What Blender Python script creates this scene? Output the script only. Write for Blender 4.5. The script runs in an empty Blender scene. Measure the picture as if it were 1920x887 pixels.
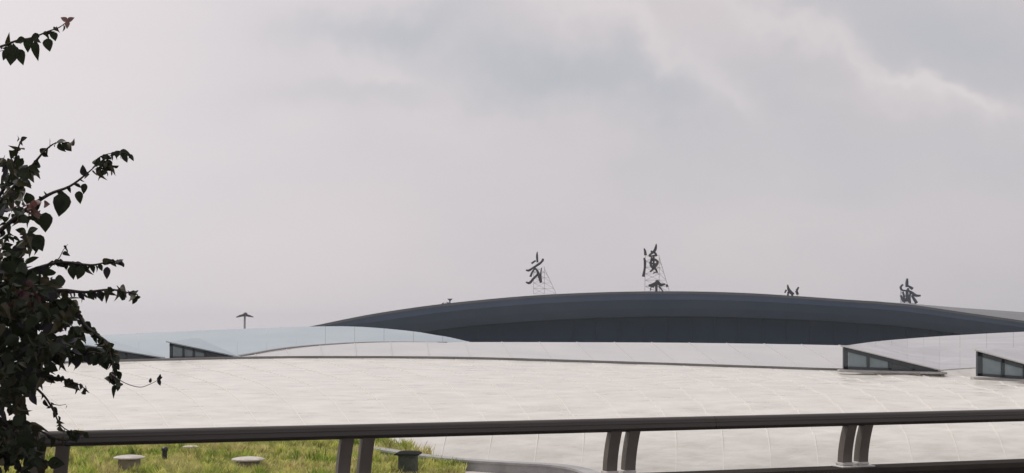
import bpy, math, random
from mathutils import Vector, noise
random.seed(7)
C = bpy.context.scene.collection
R = math.radians

# ------------------------------------------------------------ camera
W, HH, F = 1920, 887, 2637.0           # photograph size and focal length in its pixels
EYE = 12.0                             # eye height above the ground, metres
YH = 620.0                             # image row of the horizon
cam_d = bpy.data.cameras.new('camera'); cam = bpy.data.objects.new('camera', cam_d); C.objects.link(cam)
cam_d.sensor_width = 36.0; cam_d.lens = 36.0 * F / W; cam_d.clip_end = 12000; cam_d.clip_start = 0.1
PITCH = math.atan((YH - HH / 2) / F)
cam.location = (0, 0, EYE); cam.rotation_euler = (math.pi / 2 + PITCH, 0, 0)
bpy.context.scene.camera = cam

# ------------------------------------------------------------ light and sky
SUN_EL, SUN_AZ = R(58), R(-65)         # azimuth from +Y towards +X
SUNDIR = Vector((math.sin(SUN_AZ) * math.cos(SUN_EL), math.cos(SUN_AZ) * math.cos(SUN_EL), math.sin(SUN_EL)))
sd = bpy.data.lights.new('sun', 'SUN'); sd.energy = 2.0; sd.angle = R(12); sd.color = (1, 0.955, 0.9)
so = bpy.data.objects.new('sun', sd); C.objects.link(so); so.location = (0, 0, 300)
so.rotation_euler = (-SUNDIR).to_track_quat('-Z', 'Y').to_euler()

world = bpy.data.worlds.new('World'); bpy.context.scene.world = world; world.use_nodes = True
nt = world.node_tree; N = nt.nodes; L = nt.links; N.clear()
def nd(t, **k):
    n = N.new(t)
    for a, v in k.items(): setattr(n, a, v)
    return n
out = nd('ShaderNodeOutputWorld'); 
sky = nd('ShaderNodeTexSky', sky_type='NISHITA'); sky.sun_disc = False
sky.sun_elevation = SUN_EL; sky.sun_rotation = SUN_AZ % (2 * math.pi)
sky.air_density = 1.0; sky.dust_density = 4.0
bg_sky = nd('ShaderNodeBackground'); bg_sky.inputs[1].default_value = 0.07; L.new(sky.outputs[0], bg_sky.inputs[0])
tc = nd('ShaderNodeTexCoord')
# warp the view direction a little so that cloud edges are ragged
wn = nd('ShaderNodeTexNoise'); wn.inputs['Scale'].default_value = 7.0; wn.inputs['Detail'].default_value = 5
wn.inputs['Roughness'].default_value = 0.62
L.new(tc.outputs['Generated'], wn.inputs['Vector'])
w1 = nd('ShaderNodeVectorMath', operation='SUBTRACT'); L.new(wn.outputs['Color'], w1.inputs[0]); w1.inputs[1].default_value = (.5, .5, .5)
w2 = nd('ShaderNodeVectorMath', operation='SCALE'); L.new(w1.outputs[0], w2.inputs[0]); w2.inputs['Scale'].default_value = 0.135
w3 = nd('ShaderNodeVectorMath', operation='ADD'); L.new(tc.outputs['Generated'], w3.inputs[0]); L.new(w2.outputs[0], w3.inputs[1])
def vdir(px, py):
    v = Vector(((px - 960) / F, 1.0, (YH - py) / F)); return v.normalized()
def math_(op, a, b=None, c=None, clamp=False):
    m = nd('ShaderNodeMath', operation=op); m.use_clamp = clamp
    for i, x in enumerate((a, b, c)):
        if x is None: continue
        if isinstance(x, (int, float)): m.inputs[i].default_value = x
        else: L.new(x, m.inputs[i])
    return m.outputs[0]
def blob(px, py, rx, ry, ang=0.0):
    """soft elliptical cloud patch around a direction; rx, ry in radians"""
    c = vdir(px, py)
    mp = nd('ShaderNodeMapping', vector_type='TEXTURE'); mp.inputs['Location'].default_value = c
    mp.inputs['Rotation'].default_value = (0, ang, 0); mp.inputs['Scale'].default_value = (rx, max(rx, ry), ry)
    L.new(w3.outputs[0], mp.inputs['Vector'])
    g = nd('ShaderNodeVectorMath', operation='LENGTH'); L.new(mp.outputs[0], g.inputs[0])
    return math_('EXPONENT', math_('MULTIPLY', math_('POWER', g.outputs['Value'], 2.0), -1.0))
def px(r): return r / F
# veil of cloud, base tone and slow variation
n1 = nd('ShaderNodeTexNoise'); n1.inputs['Scale'].default_value = 2.6; n1.inputs['Detail'].default_value = 6; n1.inputs['Roughness'].default_value = .5
mpz = nd('ShaderNodeMapping'); mpz.inputs['Scale'].default_value = (1, 1, 2.4); mpz.inputs['Location'].default_value = (3.1, .4, 1.2)
L.new(tc.outputs['Generated'], mpz.inputs['Vector']); L.new(mpz.outputs[0], n1.inputs['Vector'])
veil = nd('ShaderNodeValToRGB'); L.new(n1.outputs['Fac'], veil.inputs[0])
veil.color_ramp.elements[0].position = .36; veil.color_ramp.elements[0].color = (.55, .53, .56, 1)
veil.color_ramp.elements[1].position = .64; veil.color_ramp.elements[1].color = (.65, .597, .607, 1)
def mix(a, b, f):
    m = nd('ShaderNodeMix', data_type='RGBA'); 
    if isinstance(f, (int, float)): m.inputs[0].default_value = f
    else: L.new(f, m.inputs[0])
    for s, x in ((6, a), (7, b)):
        if isinstance(x, tuple): m.inputs[s].default_value = x
        else: L.new(x, m.inputs[s])
    return m.outputs[2]
col = veil.outputs[0]
# brighter towards the veiled sun
dt = nd('ShaderNodeVectorMath', operation='DOT_PRODUCT'); L.new(tc.outputs['Generated'], dt.inputs[0])
gl = Vector((math.sin(R(-40)) * math.cos(R(14)), math.cos(R(-40)) * math.cos(R(14)), math.sin(R(14))))
dt.inputs[1].default_value = gl
glow = math_('POWER', math_('MAXIMUM', dt.outputs['Value'], 0.0), 7.0)
col = mix(col, (.90, .845, .865, 1), math_('MULTIPLY', glow, .92, clamp=True))
# blue-grey gaps and pale streaks of cloud
for (x, y, rx, ry, a, s) in ((750, 50, 200, 50, 0, .62), (1090, 165, 260, 56, .05, .72), (960, 130, 90, 40, 0, .3), (620, 190, 200, 50, .1, .22), (1700, 300, 320, 55, .1, .30), (1780, 60, 330, 90, .35, .55), (1480, 150, 120, 50, .3, .2)):
    col = mix(col, (.455, .485, .525, 1), math_('MULTIPLY', blob(x, y, px(rx), px(ry), a), s))
for (x, y, rx, ry, a, s) in ((1180, 70, 220, 26, .55, .65), (1540, 100, 270, 28, .5, .65), (1840, 210, 80, 26, .3, .6), (1330, 190, 90, 24, .6, .45), (230, 90, 200, 60, 0, .3), (1760, 172, 130, 16, .45, .9), (1700, 150, 60, 10, .2, .7), (660, 155, 70, 18, .2, .5), (1040, 25, 90, 22, .5, .45), (700, 150, 130, 26, .5, .35), (1480, 350, 480, 120, .0, .32), (1700, 130, 40, 14, .3, .5), (1110, 40, 60, 16, .5, .4), (780, 270, 120, 30, .3, .3)):
    col = mix(col, (.735, .685, .685, 1), math_('MULTIPLY', blob(x, y, px(rx), px(ry), a), s * .85))
bg = nd('ShaderNodeBackground'); L.new(col, bg.inputs[0]); bg.inputs[1].default_value = 1.045
ms = nd('ShaderNodeMixShader'); ms.inputs[0].default_value = 0.93
L.new(bg_sky.outputs[0], ms.inputs[1]); L.new(bg.outputs[0], ms.inputs[2]); L.new(ms.outputs[0], out.inputs[0])

vs = bpy.context.scene.view_settings
vs.view_transform = 'Standard'; vs.look = 'None'; vs.exposure = 0.0; vs.gamma = 1.0; vs.use_curve_mapping = False
bpy.context.scene.render.film_transparent = False

# ------------------------------------------------------------ helpers
def P(x, y, d):
    """the point at ground distance d that the photograph shows at pixel x, y"""
    # camera pitched by PITCH: exact inverse
    a = (x - W / 2) / F; b = (HH / 2 - y) / F
    cy = math.cos(PITCH) - b * math.sin(PITCH); cz = math.sin(PITCH) + b * math.cos(PITCH)
    k = d / cy
    return Vector((a * k, d, EYE + cz * k))
def lerp(a, b, t): return a + (b - a) * t
def curve(pts, x):
    """smooth interpolation through (x, value...) rows"""
    n = len(pts)
    if x <= pts[0][0]: i = 0
    elif x >= pts[-1][0]: i = n - 2
    else: i = max(k for k in range(n - 1) if pts[k][0] <= x)
    p1, p2 = pts[i], pts[i + 1]; t = (x - p1[0]) / (p2[0] - p1[0])
    res = []
    for c in range(1, len(p1)):
        def slope(k):
            a, b = max(k - 1, 0), min(k + 1, n - 1)
            return (pts[b][c] - pts[a][c]) / (pts[b][0] - pts[a][0])
        h = p2[0] - p1[0]; m1, m2 = slope(i) * h, slope(i + 1) * h
        if 0 <= t <= 1:
            v = (2*t**3 - 3*t*t + 1) * p1[c] + (t**3 - 2*t*t + t) * m1 + (-2*t**3 + 3*t*t) * p2[c] + (t**3 - t*t) * m2
        else: v = lerp(p1[c], p2[c], t)
        res.append(v)
    return res if len(res) > 1 else res[0]
def wpos(o):
    v = Vector((0, 0, 0))
    while o: v = v + o.location; o = o.parent
    return v
def mesh(name, verts, faces, mat, parent=None, smooth=False, loc=None, **props):
    base = wpos(parent) if parent else Vector(loc or (0, 0, 0))
    me = bpy.data.meshes.new(name); me.from_pydata([tuple(Vector(v) - base) for v in verts], [], faces); me.update()
    if smooth: me.polygons.foreach_set('use_smooth', [True] * len(me.polygons))
    if mat: me.materials.append(mat)
    o = bpy.data.objects.new(name, me); C.objects.link(o)
    if parent: o.parent = parent
    elif loc: o.location = loc
    for k, v in props.items(): o[k] = v
    return o
def thing(name, label, cat, loc, group=None):
    o = bpy.data.objects.new(name, None); C.objects.link(o); o.location = loc; o.empty_display_size = .3
    o['label'] = label; o['category'] = cat
    if group: o['group'] = group
    return o
class MB:
    def __init__(s): s.v, s.f = [], []
    def add(s, vs, fs):
        b = len(s.v); s.v += [Vector(v) for v in vs]; s.f += [[i + b for i in f] for f in fs]
    def box(s, c, sx, sy, sz, ux=Vector((1, 0, 0)), uy=Vector((0, 1, 0)), uz=Vector((0, 0, 1)), bev=0.0):
        c = Vector(c)
        if bev <= 0:
            vs = [c + ux*a*sx/2 + uy*b*sy/2 + uz*e*sz/2 for e in (-1, 1) for b in (-1, 1) for a in (-1, 1)]
            s.add(vs, [[0,2,3,1],[4,5,7,6],[0,1,5,4],[2,6,7,3],[0,4,6,2],[1,3,7,5]])
        else:
            rings = []
            for e, ins in ((-1, bev), (-1 + 2*bev/sz, 0), (1 - 2*bev/sz, 0), (1, bev)):
                hx, hy = sx/2 - ins, sy/2 - ins; q = bev * .8
                pts = [(-hx+q,-hy),(hx-q,-hy),(hx,-hy+q),(hx,hy-q),(hx-q,hy),(-hx+q,hy),(-hx,hy-q),(-hx,-hy+q)]
                rings.append([c + ux*x + uy*y + uz*e*sz/2 for x, y in pts])
            s.loft(rings)
    def loft(s, rings, cap=True, close=True):
        n = len(rings[0]); b = len(s.v)
        for r in rings: s.v += [Vector(p) for p in r]
        for i in range(len(rings) - 1):
            for j in range(n if close else n - 1):
                k = (j + 1) % n
                s.f.append([b + i*n + j, b + i*n + k, b + (i+1)*n + k, b + (i+1)*n + j])
        if cap:
            s.f.append([b + j for j in range(n)][::-1]); s.f.append([b + (len(rings)-1)*n + j for j in range(n)])
    def tube(s, pts, rad, n=6):
        pts = [Vector(p) for p in pts]; rings = []
        if not hasattr(rad, '__len__'): rad = [rad] * len(pts)
        up = None
        for i, p in enumerate(pts):
            t = (pts[min(i+1, len(pts)-1)] - pts[max(i-1, 0)]).normalized()
            if up is None:
                up = Vector((0, 0, 1)) if abs(t.z) < .9 else Vector((1, 0, 0))
            a = t.cross(up).normalized(); b = a.cross(t).normalized(); up = b
            rings.append([p + a*math.cos(2*math.pi*k/n)*rad[i] + b*math.sin(2*math.pi*k/n)*rad[i] for k in range(n)])
        s.loft(rings)
    def build(s, name, mat, parent=None, smooth=False, **k): return mesh(name, s.v, s.f, mat, parent, smooth, **k)
def slab(grid, th, down=Vector((0, 0, -1))):
    """closed sheet from a grid of points, the rim with vertices of its own so that it stays crisp"""
    nr, nc = len(grid), len(grid[0]); v = [p for r in grid for p in r]; n = nr * nc
    v += [p + down * th for r in grid for p in r]; f = []
    for i in range(nr - 1):
        for j in range(nc - 1):
            a = i*nc + j; f.append([a, a+1, a+nc+1, a+nc]); f.append([n+a, n+a+nc, n+a+nc+1, n+a+1])
    def rim(ids):
        b = len(v); k = len(ids)
        v.extend([v[i] for i in ids]); v.extend([v[n + i] for i in ids])
        for q in range(k - 1): f.append([b+q, b+k+q, b+k+q+1, b+q+1])
    rim(list(range(nc))); rim([(nr-1)*nc + j for j in range(nc)][::-1])
    rim([i*nc for i in range(nr)][::-1]); rim([i*nc + nc-1 for i in range(nr)])
    return v, f

# ------------------------------------------------------------ materials
def mat(name, col, rough=.6, metal=0.0, spec=.5, var=0.0, vscale=1.0, col2=None, stretch=(1,1,1), bump=0.0, bscale=8.0, trans=None, rvar=0.0, detail=5, coat=0.0):
    m = bpy.data.materials.new(name); m.use_nodes = True; t = m.node_tree; b = t.nodes['Principled BSDF']
    b.inputs['Base Color'].default_value = (*col, 1); b.inputs['Roughness'].default_value = rough
    b.inputs['Metallic'].default_value = metal; b.inputs['Specular IOR Level'].default_value = spec
    b.inputs['Coat Weight'].default_value = coat
    tcn = t.nodes.new('ShaderNodeNewGeometry'); mp = t.nodes.new('ShaderNodeMapping'); mp.inputs['Scale'].default_value = stretch
    t.links.new(tcn.outputs['Position'], mp.inputs['Vector'])
    if var or col2:
        n = t.nodes.new('ShaderNodeTexNoise'); n.inputs['Scale'].default_value = vscale; n.inputs['Detail'].default_value = detail
        n.inputs['Roughness'].default_value = .6
        t.links.new(mp.outputs[0], n.inputs['Vector'])
        r = t.nodes.new('ShaderNodeValToRGB'); t.links.new(n.outputs['Fac'], r.inputs[0])
        c2 = col2 or tuple(min(1, c * (1 + var)) for c in col); c1 = col if col2 else tuple(c * (1 - var) for c in col)
        r.color_ramp.elements[0].position = .34; r.color_ramp.elements[0].color = (*c1, 1)
        r.color_ramp.elements[1].position = .66; r.color_ramp.elements[1].color = (*c2, 1)
        t.links.new(r.outputs[0], b.inputs['Base Color'])
        if rvar:
            mr = t.nodes.new('ShaderNodeMapRange'); t.links.new(n.outputs['Fac'], mr.inputs[0])
            mr.inputs[1].default_value = .3; mr.inputs[2].default_value = .7; mr.inputs[3].default_value = rough - rvar; mr.inputs[4].default_value = rough + rvar
            t.links.new(mr.outputs[0], b.inputs['Roughness'])
    if bump:
        n = t.nodes.new('ShaderNodeTexNoise'); n.inputs['Scale'].default_value = bscale; n.inputs['Detail'].default_value = 4
        t.links.new(mp.outputs[0], n.inputs['Vector'])
        bp = t.nodes.new('ShaderNodeBump'); bp.inputs['Strength'].default_value = 1.0; bp.inputs['Distance'].default_value = bump
        t.links.new(n.outputs['Fac'], bp.inputs['Height']); t.links.new(bp.outputs[0], b.inputs['Normal'])
    if trans:
        o = t.nodes['Material Output']; tr = t.nodes.new('ShaderNodeBsdfTranslucent'); tr.inputs[0].default_value = (*trans, 1)
        ad = t.nodes.new('ShaderNodeAddShader'); t.links.new(b.outputs[0], ad.inputs[0]); t.links.new(tr.outputs[0], ad.inputs[1]); t.links.new(ad.outputs[0], o.inputs[0])
    return m
M = {}
M['roof'] = mat('white_roof_metal', (.60, .575, .525), .34, var=.09, vscale=1.5, col2=(.71, .69, .645), stretch=(.36, 1, 1), bump=.085, bscale=1.5, rvar=.1, spec=.7)
M['roof_far'] = mat('grey_roof_metal', (.48, .475, .48), .5, col2=(.54, .53, .53), vscale=.2, stretch=(1, .4, 1), bump=.01, bscale=.7)
M['roof_blue'] = mat('blue_grey_roof_metal', (.325, .39, .43), .55, col2=(.39, .445, .48), vscale=.12, stretch=(1, .4, 1), bump=.01, bscale=.7)
M['roof_wing'] = mat('lavender_grey_roof_metal', (.385, .38, .395), .38, col2=(.49, .485, .50), vscale=.6, stretch=(.25, .8, 1.5), bump=.10, bscale=.55)
M['seam'] = mat('seam_metal', (.74, .72, .68), .45)
M['seam_far'] = mat('seam_metal_far', (.50, .495, .49), .5)
M['lip'] = mat('grey_gutter_metal', (.24, .23, .22), .6, var=.15, vscale=.8)
M['frame'] = mat('dark_window_frame', (.035, .045, .052), .5)
M['pane'] = mat('teal_glass', (.23, .285, .30), .15, spec=.8, var=.12, vscale=1.2)
M['pane_dark'] = mat('dark_grey_glass', (.055, .062, .07), .2, spec=.6)
M['sill'] = mat('pale_sill', (.60, .58, .56), .5)
M['ledge'] = mat('dull_ledge', (.38, .36, .34), .7, var=.2, vscale=1)
M['hall_fascia'] = mat('slate_fascia', (.095, .14, .235), .8, spec=.2, col2=(.13, .165, .26), vscale=.08, stretch=(1, 1, .3))
M['hall_wall'] = mat('dark_blue_glazing', (.006, .028, .060), .55, spec=.12, col2=(.014, .040, .072), vscale=.09, stretch=(1, 1, .3))
M['mullion'] = mat('dark_mullion', (.009, .032, .062), .6, spec=.15)
M['hall_roof'] = mat('mid_grey_roof', (.15, .155, .165), .6, var=.1, vscale=.2)
M['sign'] = mat('dark_sign_metal', (.055, .05, .058), .6)
M['sign_blue'] = mat('blue_grey_sign_metal', (.075, .09, .115), .5)
M['lattice'] = mat('pale_galvanised_steel', (.72, .68, .70), .6)
M['rail'] = mat('bronze_painted_steel', (.036, .029, .025), .42, col2=(.052, .043, .037), vscale=3.0, stretch=(.3, 1, 3), rvar=.1)
M['post'] = mat('bronze_painted_plate', (.135, .115, .098), .55, var=.15, vscale=6)
M['plate'] = mat('worn_zinc_plate', (.52, .50, .48), .45, var=.2, vscale=14)
M['parapet'] = mat('brown_parapet', (.022, .018, .016), .9, spec=.1, col2=(.032, .027, .023), vscale=2.5, bump=.003, bscale=20)
M['concrete'] = mat('grey_concrete', (.33, .325, .325), .85, var=.15, vscale=1.5, bump=.01, bscale=6)
M['paving'] = mat('pale_paving', (.50, .47, .44), .85, var=.15, vscale=.8)
M['asphalt'] = mat('asphalt', (.05, .05, .052), .9, var=.2, vscale=3)
M['ground'] = mat('ground_earth', (.17, .16, .13), .95, col2=(.12, .14, .07), vscale=.02)
M['soil'] = mat('dry_soil', (.19, .15, .085), .95, col2=(.12, .13, .045), vscale=.5, bump=.05, bscale=3)
M['vent_cap'] = mat('weathered_vent_cap', (.50, .46, .42), .6, var=.2, vscale=4)
M['vent_body'] = mat('tan_vent_body', (.22, .19, .14), .8, var=.25, vscale=3)
M['vent_dark'] = mat('dark_vent_cap', (.018, .018, .018), .9, spec=.1)
M['vent_body2'] = mat('grey_green_vent_body', (.07, .08, .06), .9, var=.3, vscale=3)
M['bollard'] = mat('black_bollard', (.012, .012, .012), .5)
M['bark'] = mat('brown_bark', (.045, .035, .03), .85, var=.3, vscale=30)
M['twig'] = mat('pale_twig', (.20, .17, .15), .8)
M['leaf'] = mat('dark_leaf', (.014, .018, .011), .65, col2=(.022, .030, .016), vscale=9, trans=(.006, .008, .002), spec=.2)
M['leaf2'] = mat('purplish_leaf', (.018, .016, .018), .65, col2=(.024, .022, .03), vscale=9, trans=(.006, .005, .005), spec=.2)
M['leaf_dry'] = mat('olive_brown_leaf', (.035, .033, .016), .55, col2=(.06, .05, .028), vscale=14, trans=(.014, .012, .004), spec=.3)
M['bract'] = mat('faded_pink_bract', (.10, .055, .05), .6, col2=(.17, .11, .09), vscale=12, trans=(.06, .02, .02))
M['bract_dark'] = mat('dark_red_bract', (.035, .012, .012), .6, trans=(.02, .004, .004))
M['mast'] = mat('grey_mast_steel', (.34, .33, .34), .6)
M['mast_head'] = mat('dark_mast_head', (.06, .052, .05), .6)

def grass_mat():
    m = bpy.data.materials.new('grass_blades'); m.use_nodes = True; t = m.node_tree; b = t.nodes['Principled BSDF']
    g = t.nodes.new('ShaderNodeNewGeometry'); n = t.nodes.new('ShaderNodeTexNoise'); n.inputs['Scale'].default_value = .55; n.inputs['Detail'].default_value = 5
    t.links.new(g.outputs['Position'], n.inputs['Vector'])
    r = t.nodes.new('ShaderNodeValToRGB'); t.links.new(n.outputs['Fac'], r.inputs[0])
    e = r.color_ramp.elements
    e[0].position = .40; e[0].color = (.34, .44, .07, 1); e[1].position = .60; e[1].color = (.66, .60, .26, 1)
    x = e.new(.5); x.color = (.62, .62, .17, 1)
    n2 = t.nodes.new('ShaderNodeTexNoise'); n2.inputs['Scale'].default_value = 2.6; t.links.new(g.outputs['Position'], n2.inputs['Vector'])
    mr = t.nodes.new('ShaderNodeMapRange'); t.links.new(n2.outputs['Fac'], mr.inputs[0]); mr.inputs[1].default_value = .3; mr.inputs[2].default_value = .7; mr.inputs[3].default_value = .4; mr.inputs[4].default_value = 1.35
    mx = t.nodes.new('ShaderNodeVectorMath'); mx.operation = 'SCALE'; t.links.new(r.outputs[0], mx.inputs[0]); t.links.new(mr.outputs[0], mx.inputs['Scale'])
    t.links.new(mx.outputs[0], b.inputs['Base Color']); b.inputs['Roughness'].default_value = .7
    tr = t.nodes.new('ShaderNodeBsdfTranslucent'); t.links.new(mx.outputs[0], tr.inputs[0])
    ms = t.nodes.new('ShaderNodeMixShader'); ms.inputs[0].default_value = .45
    t.links.new(b.outputs[0], ms.inputs[1]); t.links.new(tr.outputs[0], ms.inputs[2]); t.links.new(ms.outputs[0], t.nodes['Material Output'].inputs[0])
    return m
M['grass'] = grass_mat()

# ------------------------------------------------------------ setting
S = 1500
mesh('ground', [(-S, -S, 0), (S, -S, 0), (S, S, 0), (-S, S, 0)], [[0, 1, 2, 3]], M['ground'], kind='structure')

# rail line in plan: two points fix it
RA = Vector((-2.58, 8.26, 0)); RD = Vector((1.70, .607, 0)).normalized(); RN = Vector((-RD.y, RD.x, 0))   # RN points away from the road
def rl(t, z=0, off=0): return RA + RD * t + RN * off + Vector((0, 0, z))
DECK = 10.4
mb = MB()
mb.loft([[rl(t, DECK, .25), rl(t, DECK, -14), rl(t, DECK - .8, -14), rl(t, DECK - .8, .25)] for t in (-40, -20, 0, 20, 40)])
mb.build('road_deck', M['asphalt'], kind='structure')
for k in range(-1, 2):
    mb = MB(); mb.box(rl(k * 18, (DECK - .8) / 2, -6), 1.2, 1.2, DECK - .8, RD, RN, bev=.08)
    o = mb.build('bridge_pier', M['concrete'], loc=tuple(rl(k * 18, 0, -6)), kind='structure')

# parapet below the railing
PT = EYE - .968
def prof_sweep(prof, t0, t1, n=2, zb=0.0):
    return [[rl(lerp(t0, t1, i / n), zb + z, o) for o, z in prof] for i in range(n + 1)]
mb = MB(); mb.loft(prof_sweep([(-.13, DECK + .002), (-.10, PT - .03), (-.07, PT), (.17, PT), (.20, PT - .03), (.23, DECK + .002)], -30, 30, 12))
mb.build('parapet_wall', M['parapet'], loc=tuple(rl(0, DECK)), label='dark brown solid parapet under the metal handrail at the bottom edge', category='parapet')

# ------------------------------------------------------------ railing
rail = thing('guard_railing', 'dark bronze metal railing with paired curved posts crossing the whole foreground', 'railing', tuple(rl(0, PT)))
RT = EYE - .582                        # top of handrail
prof = []
def arc(cx, cz, r1, r2, a0, a1, n):
    return [(cx + r1 * math.cos(R(lerp(a0, a1, i/n))), cz + r2 * math.sin(R(lerp(a0, a1, i/n)))) for i in range(n + 1)]
prof += arc(0, RT - .028, .036, .028, 180, 0, 8)
prof += [(.040, RT - .036), (.040, RT - .044)]
prof += arc(0, RT - .066, .046, .026, 20, -200, 10)
prof += [(-.040, RT - .044), (-.040, RT - .036)]
lens = 5.4; ts = [t for t in range(-4, 5)]
for k in ts:
    mb = MB(); mb.loft(prof_sweep(prof, k * lens - 1.2 + .004, (k + 1) * lens - 1.2 - .004, 3))
    mb.build('top_rail', M['rail'], rail, smooth=False)
for k in ts[1:]:
    mb = MB(); mb.loft(prof_sweep([(o * .93, RT - .05 + (z - RT + .05) * .93) for o, z in prof], k * lens - 1.26, k * lens - 1.14, 1))
    mb.build('rail_sleeve', M['rail'], rail)
post_me = plate_me = None
SP = 1.82
def blade(t0):
    m = MB(); rings = []
    z0, z1 = PT + .035, RT - .085
    for i in range(11):
        s = i / 10; z = lerp(z0, z1, s)
        off = .06 - .055 * (s ** 1.7); hw = .080 / 2; lean = .006 * s + .008 * s * s
        tt = t0 + lean
        rings.append([rl(tt - hw, z, off - .035), rl(tt + hw - .008, z, off - .035), rl(tt + hw, z, off - .027), rl(tt + hw, z, off + .027), rl(tt + hw - .008, z, off + .035), rl(tt - hw, z, off + .035)])
    m.loft(rings); return m
first = {}
for k in range(-8, 10):
    t = k * SP - .115
    for j, dt_ in enumerate((-.068, .066)):
        base = rl(t + dt_, PT)
        if 'post' not in first:
            m = blade(t + dt_); o = m.build('post', M['post'], rail); me = o.data
            # move mesh origin to the foot of the blade
            dlt = base - wpos(rail)
            for v in me.vertices: v.co -= dlt
            o.location = dlt; first['post'] = o
        else:
            o = first['post'].copy(); C.objects.link(o); o.parent = rail; o.location = base - wpos(rail)
    base = rl(t, PT)
    if 'plate' not in first:
        m = MB(); m.box(base + Vector((0, 0, .006)) + RN * .06, .27, .15, .012, RD, RN, bev=.004)
        for a in (-.066, .062): m.box(base + RD * a + RN * .07 + Vector((0, 0, .024)), .09, .10, .024, RD, RN, bev=.006)
        o = m.build('base_plate', M['plate'], rail); dlt = base - wpos(rail)
        for v in o.data.vertices: v.co -= dlt
        o.location = dlt
        first['plate'] = o
    else:
        o = first['plate'].copy(); C.objects.link(o); o.parent = rail; o.location = base - wpos(rail)

# ------------------------------------------------------------ near white canopy roof
RIDGE = [(-400, 700), (0, 686), (215, 679), (445, 673.5), (600, 672), (860, 673.5), (1100, 680), (1350, 688), (1575, 695.5), (1760, 701), (1920, 712), (2200, 735)]
DR, DN = 92.0, 65.0
def roof_pt(xn, v, wob=True):
    """xn: world x of the seam at the nose; v 0 ridge .. 1 lower edge"""
    xr = xn * DR / DN - 8.5
    pxr = xr / DR * F + 960
    Rr = P(pxr, curve(RIDGE, pxr), DR); Rr.x = xr
    Nn = Vector((xn, DN, EYE - (808 - YH) * DN / F)); Bb = Vector((xn - .55, DN - 3.6, 4.4))
    if v < .8:
        s = v / .8
        d = Vector((lerp(Rr.x, Nn.x, s), lerp(Rr.y, Nn.y, s), 0))
        # profile: nearly flat at the ridge, rounding over towards the nose
        z = lerp(Rr.z, Nn.z, s) + .62 * math.sin(math.pi * s ** 1.6) ** 1.0
        p = Vector((d.x + .9 * math.sin(math.pi * s ** 1.2), d.y, z))
    else:
        s = (v - .8) / .2
        # rounded nose: quarter turn then down and back
        a = s * math.pi / 2
        p = Vector((lerp(Nn.x, Bb.x, s ** 1.3), lerp(Nn.y, Bb.y, 1 - (1 - s) ** 1.25), lerp(Nn.z, Bb.z, s ** 1.25)))
    if wob:
        amp = .05 * min(1, v * 6 + .2) * (.7 + 1.9 * max(0, min(1, (p.x + 4) / 14)))
        p.z += amp * noise.noise(Vector((p.x * .22, p.y * .45, 0))) + amp * .8 * noise.noise(Vector((p.x * .45 + 9, p.y * 1.1, 4)))
    return p
canopy = thing('platform_canopy', 'large cream white curved metal roof filling the middle behind the railing', 'canopy roof', (6, 70, 0))
SEAM = 2.1; X0, NS = -32.4, 39
vs_ = [i / 110 * .8 for i in range(110)] + [.8 + .2 * i / 14 for i in range(15)]
for i in range(NS):
    a, b = X0 + i * SEAM, X0 + (i + 1) * SEAM
    grid = [[roof_pt(lerp(a + .015, b - .015, j / 5), v) + Vector((0, 0, .004 * math.sin(math.pi * j / 5) + .003 * (i % 2))) for j in range(6)] for v in vs_]
    v, f = slab(grid, .06); o = mesh('roof_panel', v, f, M['roof'], canopy, smooth=False)
    me = o.data; nf = (len(grid) - 1) * 5 * 2
    fl = [k < nf for k in range(len(me.polygons))]; me.polygons.foreach_set('use_smooth', fl)
for i in range(NS + 1):
    x = X0 + i * SEAM; m = MB(); rings = []
    for v in vs_[2:]:
        p = roof_pt(x, v); up = Vector((0, -.15 if v < .8 else -.6, 1 if v < .8 else .8)).normalized(); rt = Vector((1, 0, 0))
        h = .042 if v < .8 else lerp(.042, .010, min(1, (v - .8) / .08))
        rings.append([p - rt * .022 - up * .03, p - rt * .02 + up * h, p + rt * .02 + up * h, p + rt * .026 - up * .03])
    m.loft(rings); m.build('seam', M['seam'], canopy)
# ridge gutter
m = MB(); rings = []
for k in range(-14, 66):
    x = 960 + (k - 24) * 40
    p = P(x, curve(RIDGE, x), DR + .25)
    rings.append([p + Vector((0, -.12, -.05)), p + Vector((0, -.12, .16)), p + Vector((0, .25, .16)), p + Vector((0, .25, -.35))])
m.loft(rings); m.build('ridge_gutter', M['lip'], canopy)
for x, y in ((-18, 69), (-4, 69), (10, 69), (24, 69), (-12, 80), (4, 80), (20, 80), (34, 80)):
    m = MB(); m.tube([(x, y, 0), (x, y, 7.6 if y < 70 else 8.2)], .35, 12); m.build('column', M['concrete'], canopy, smooth=True)

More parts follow.
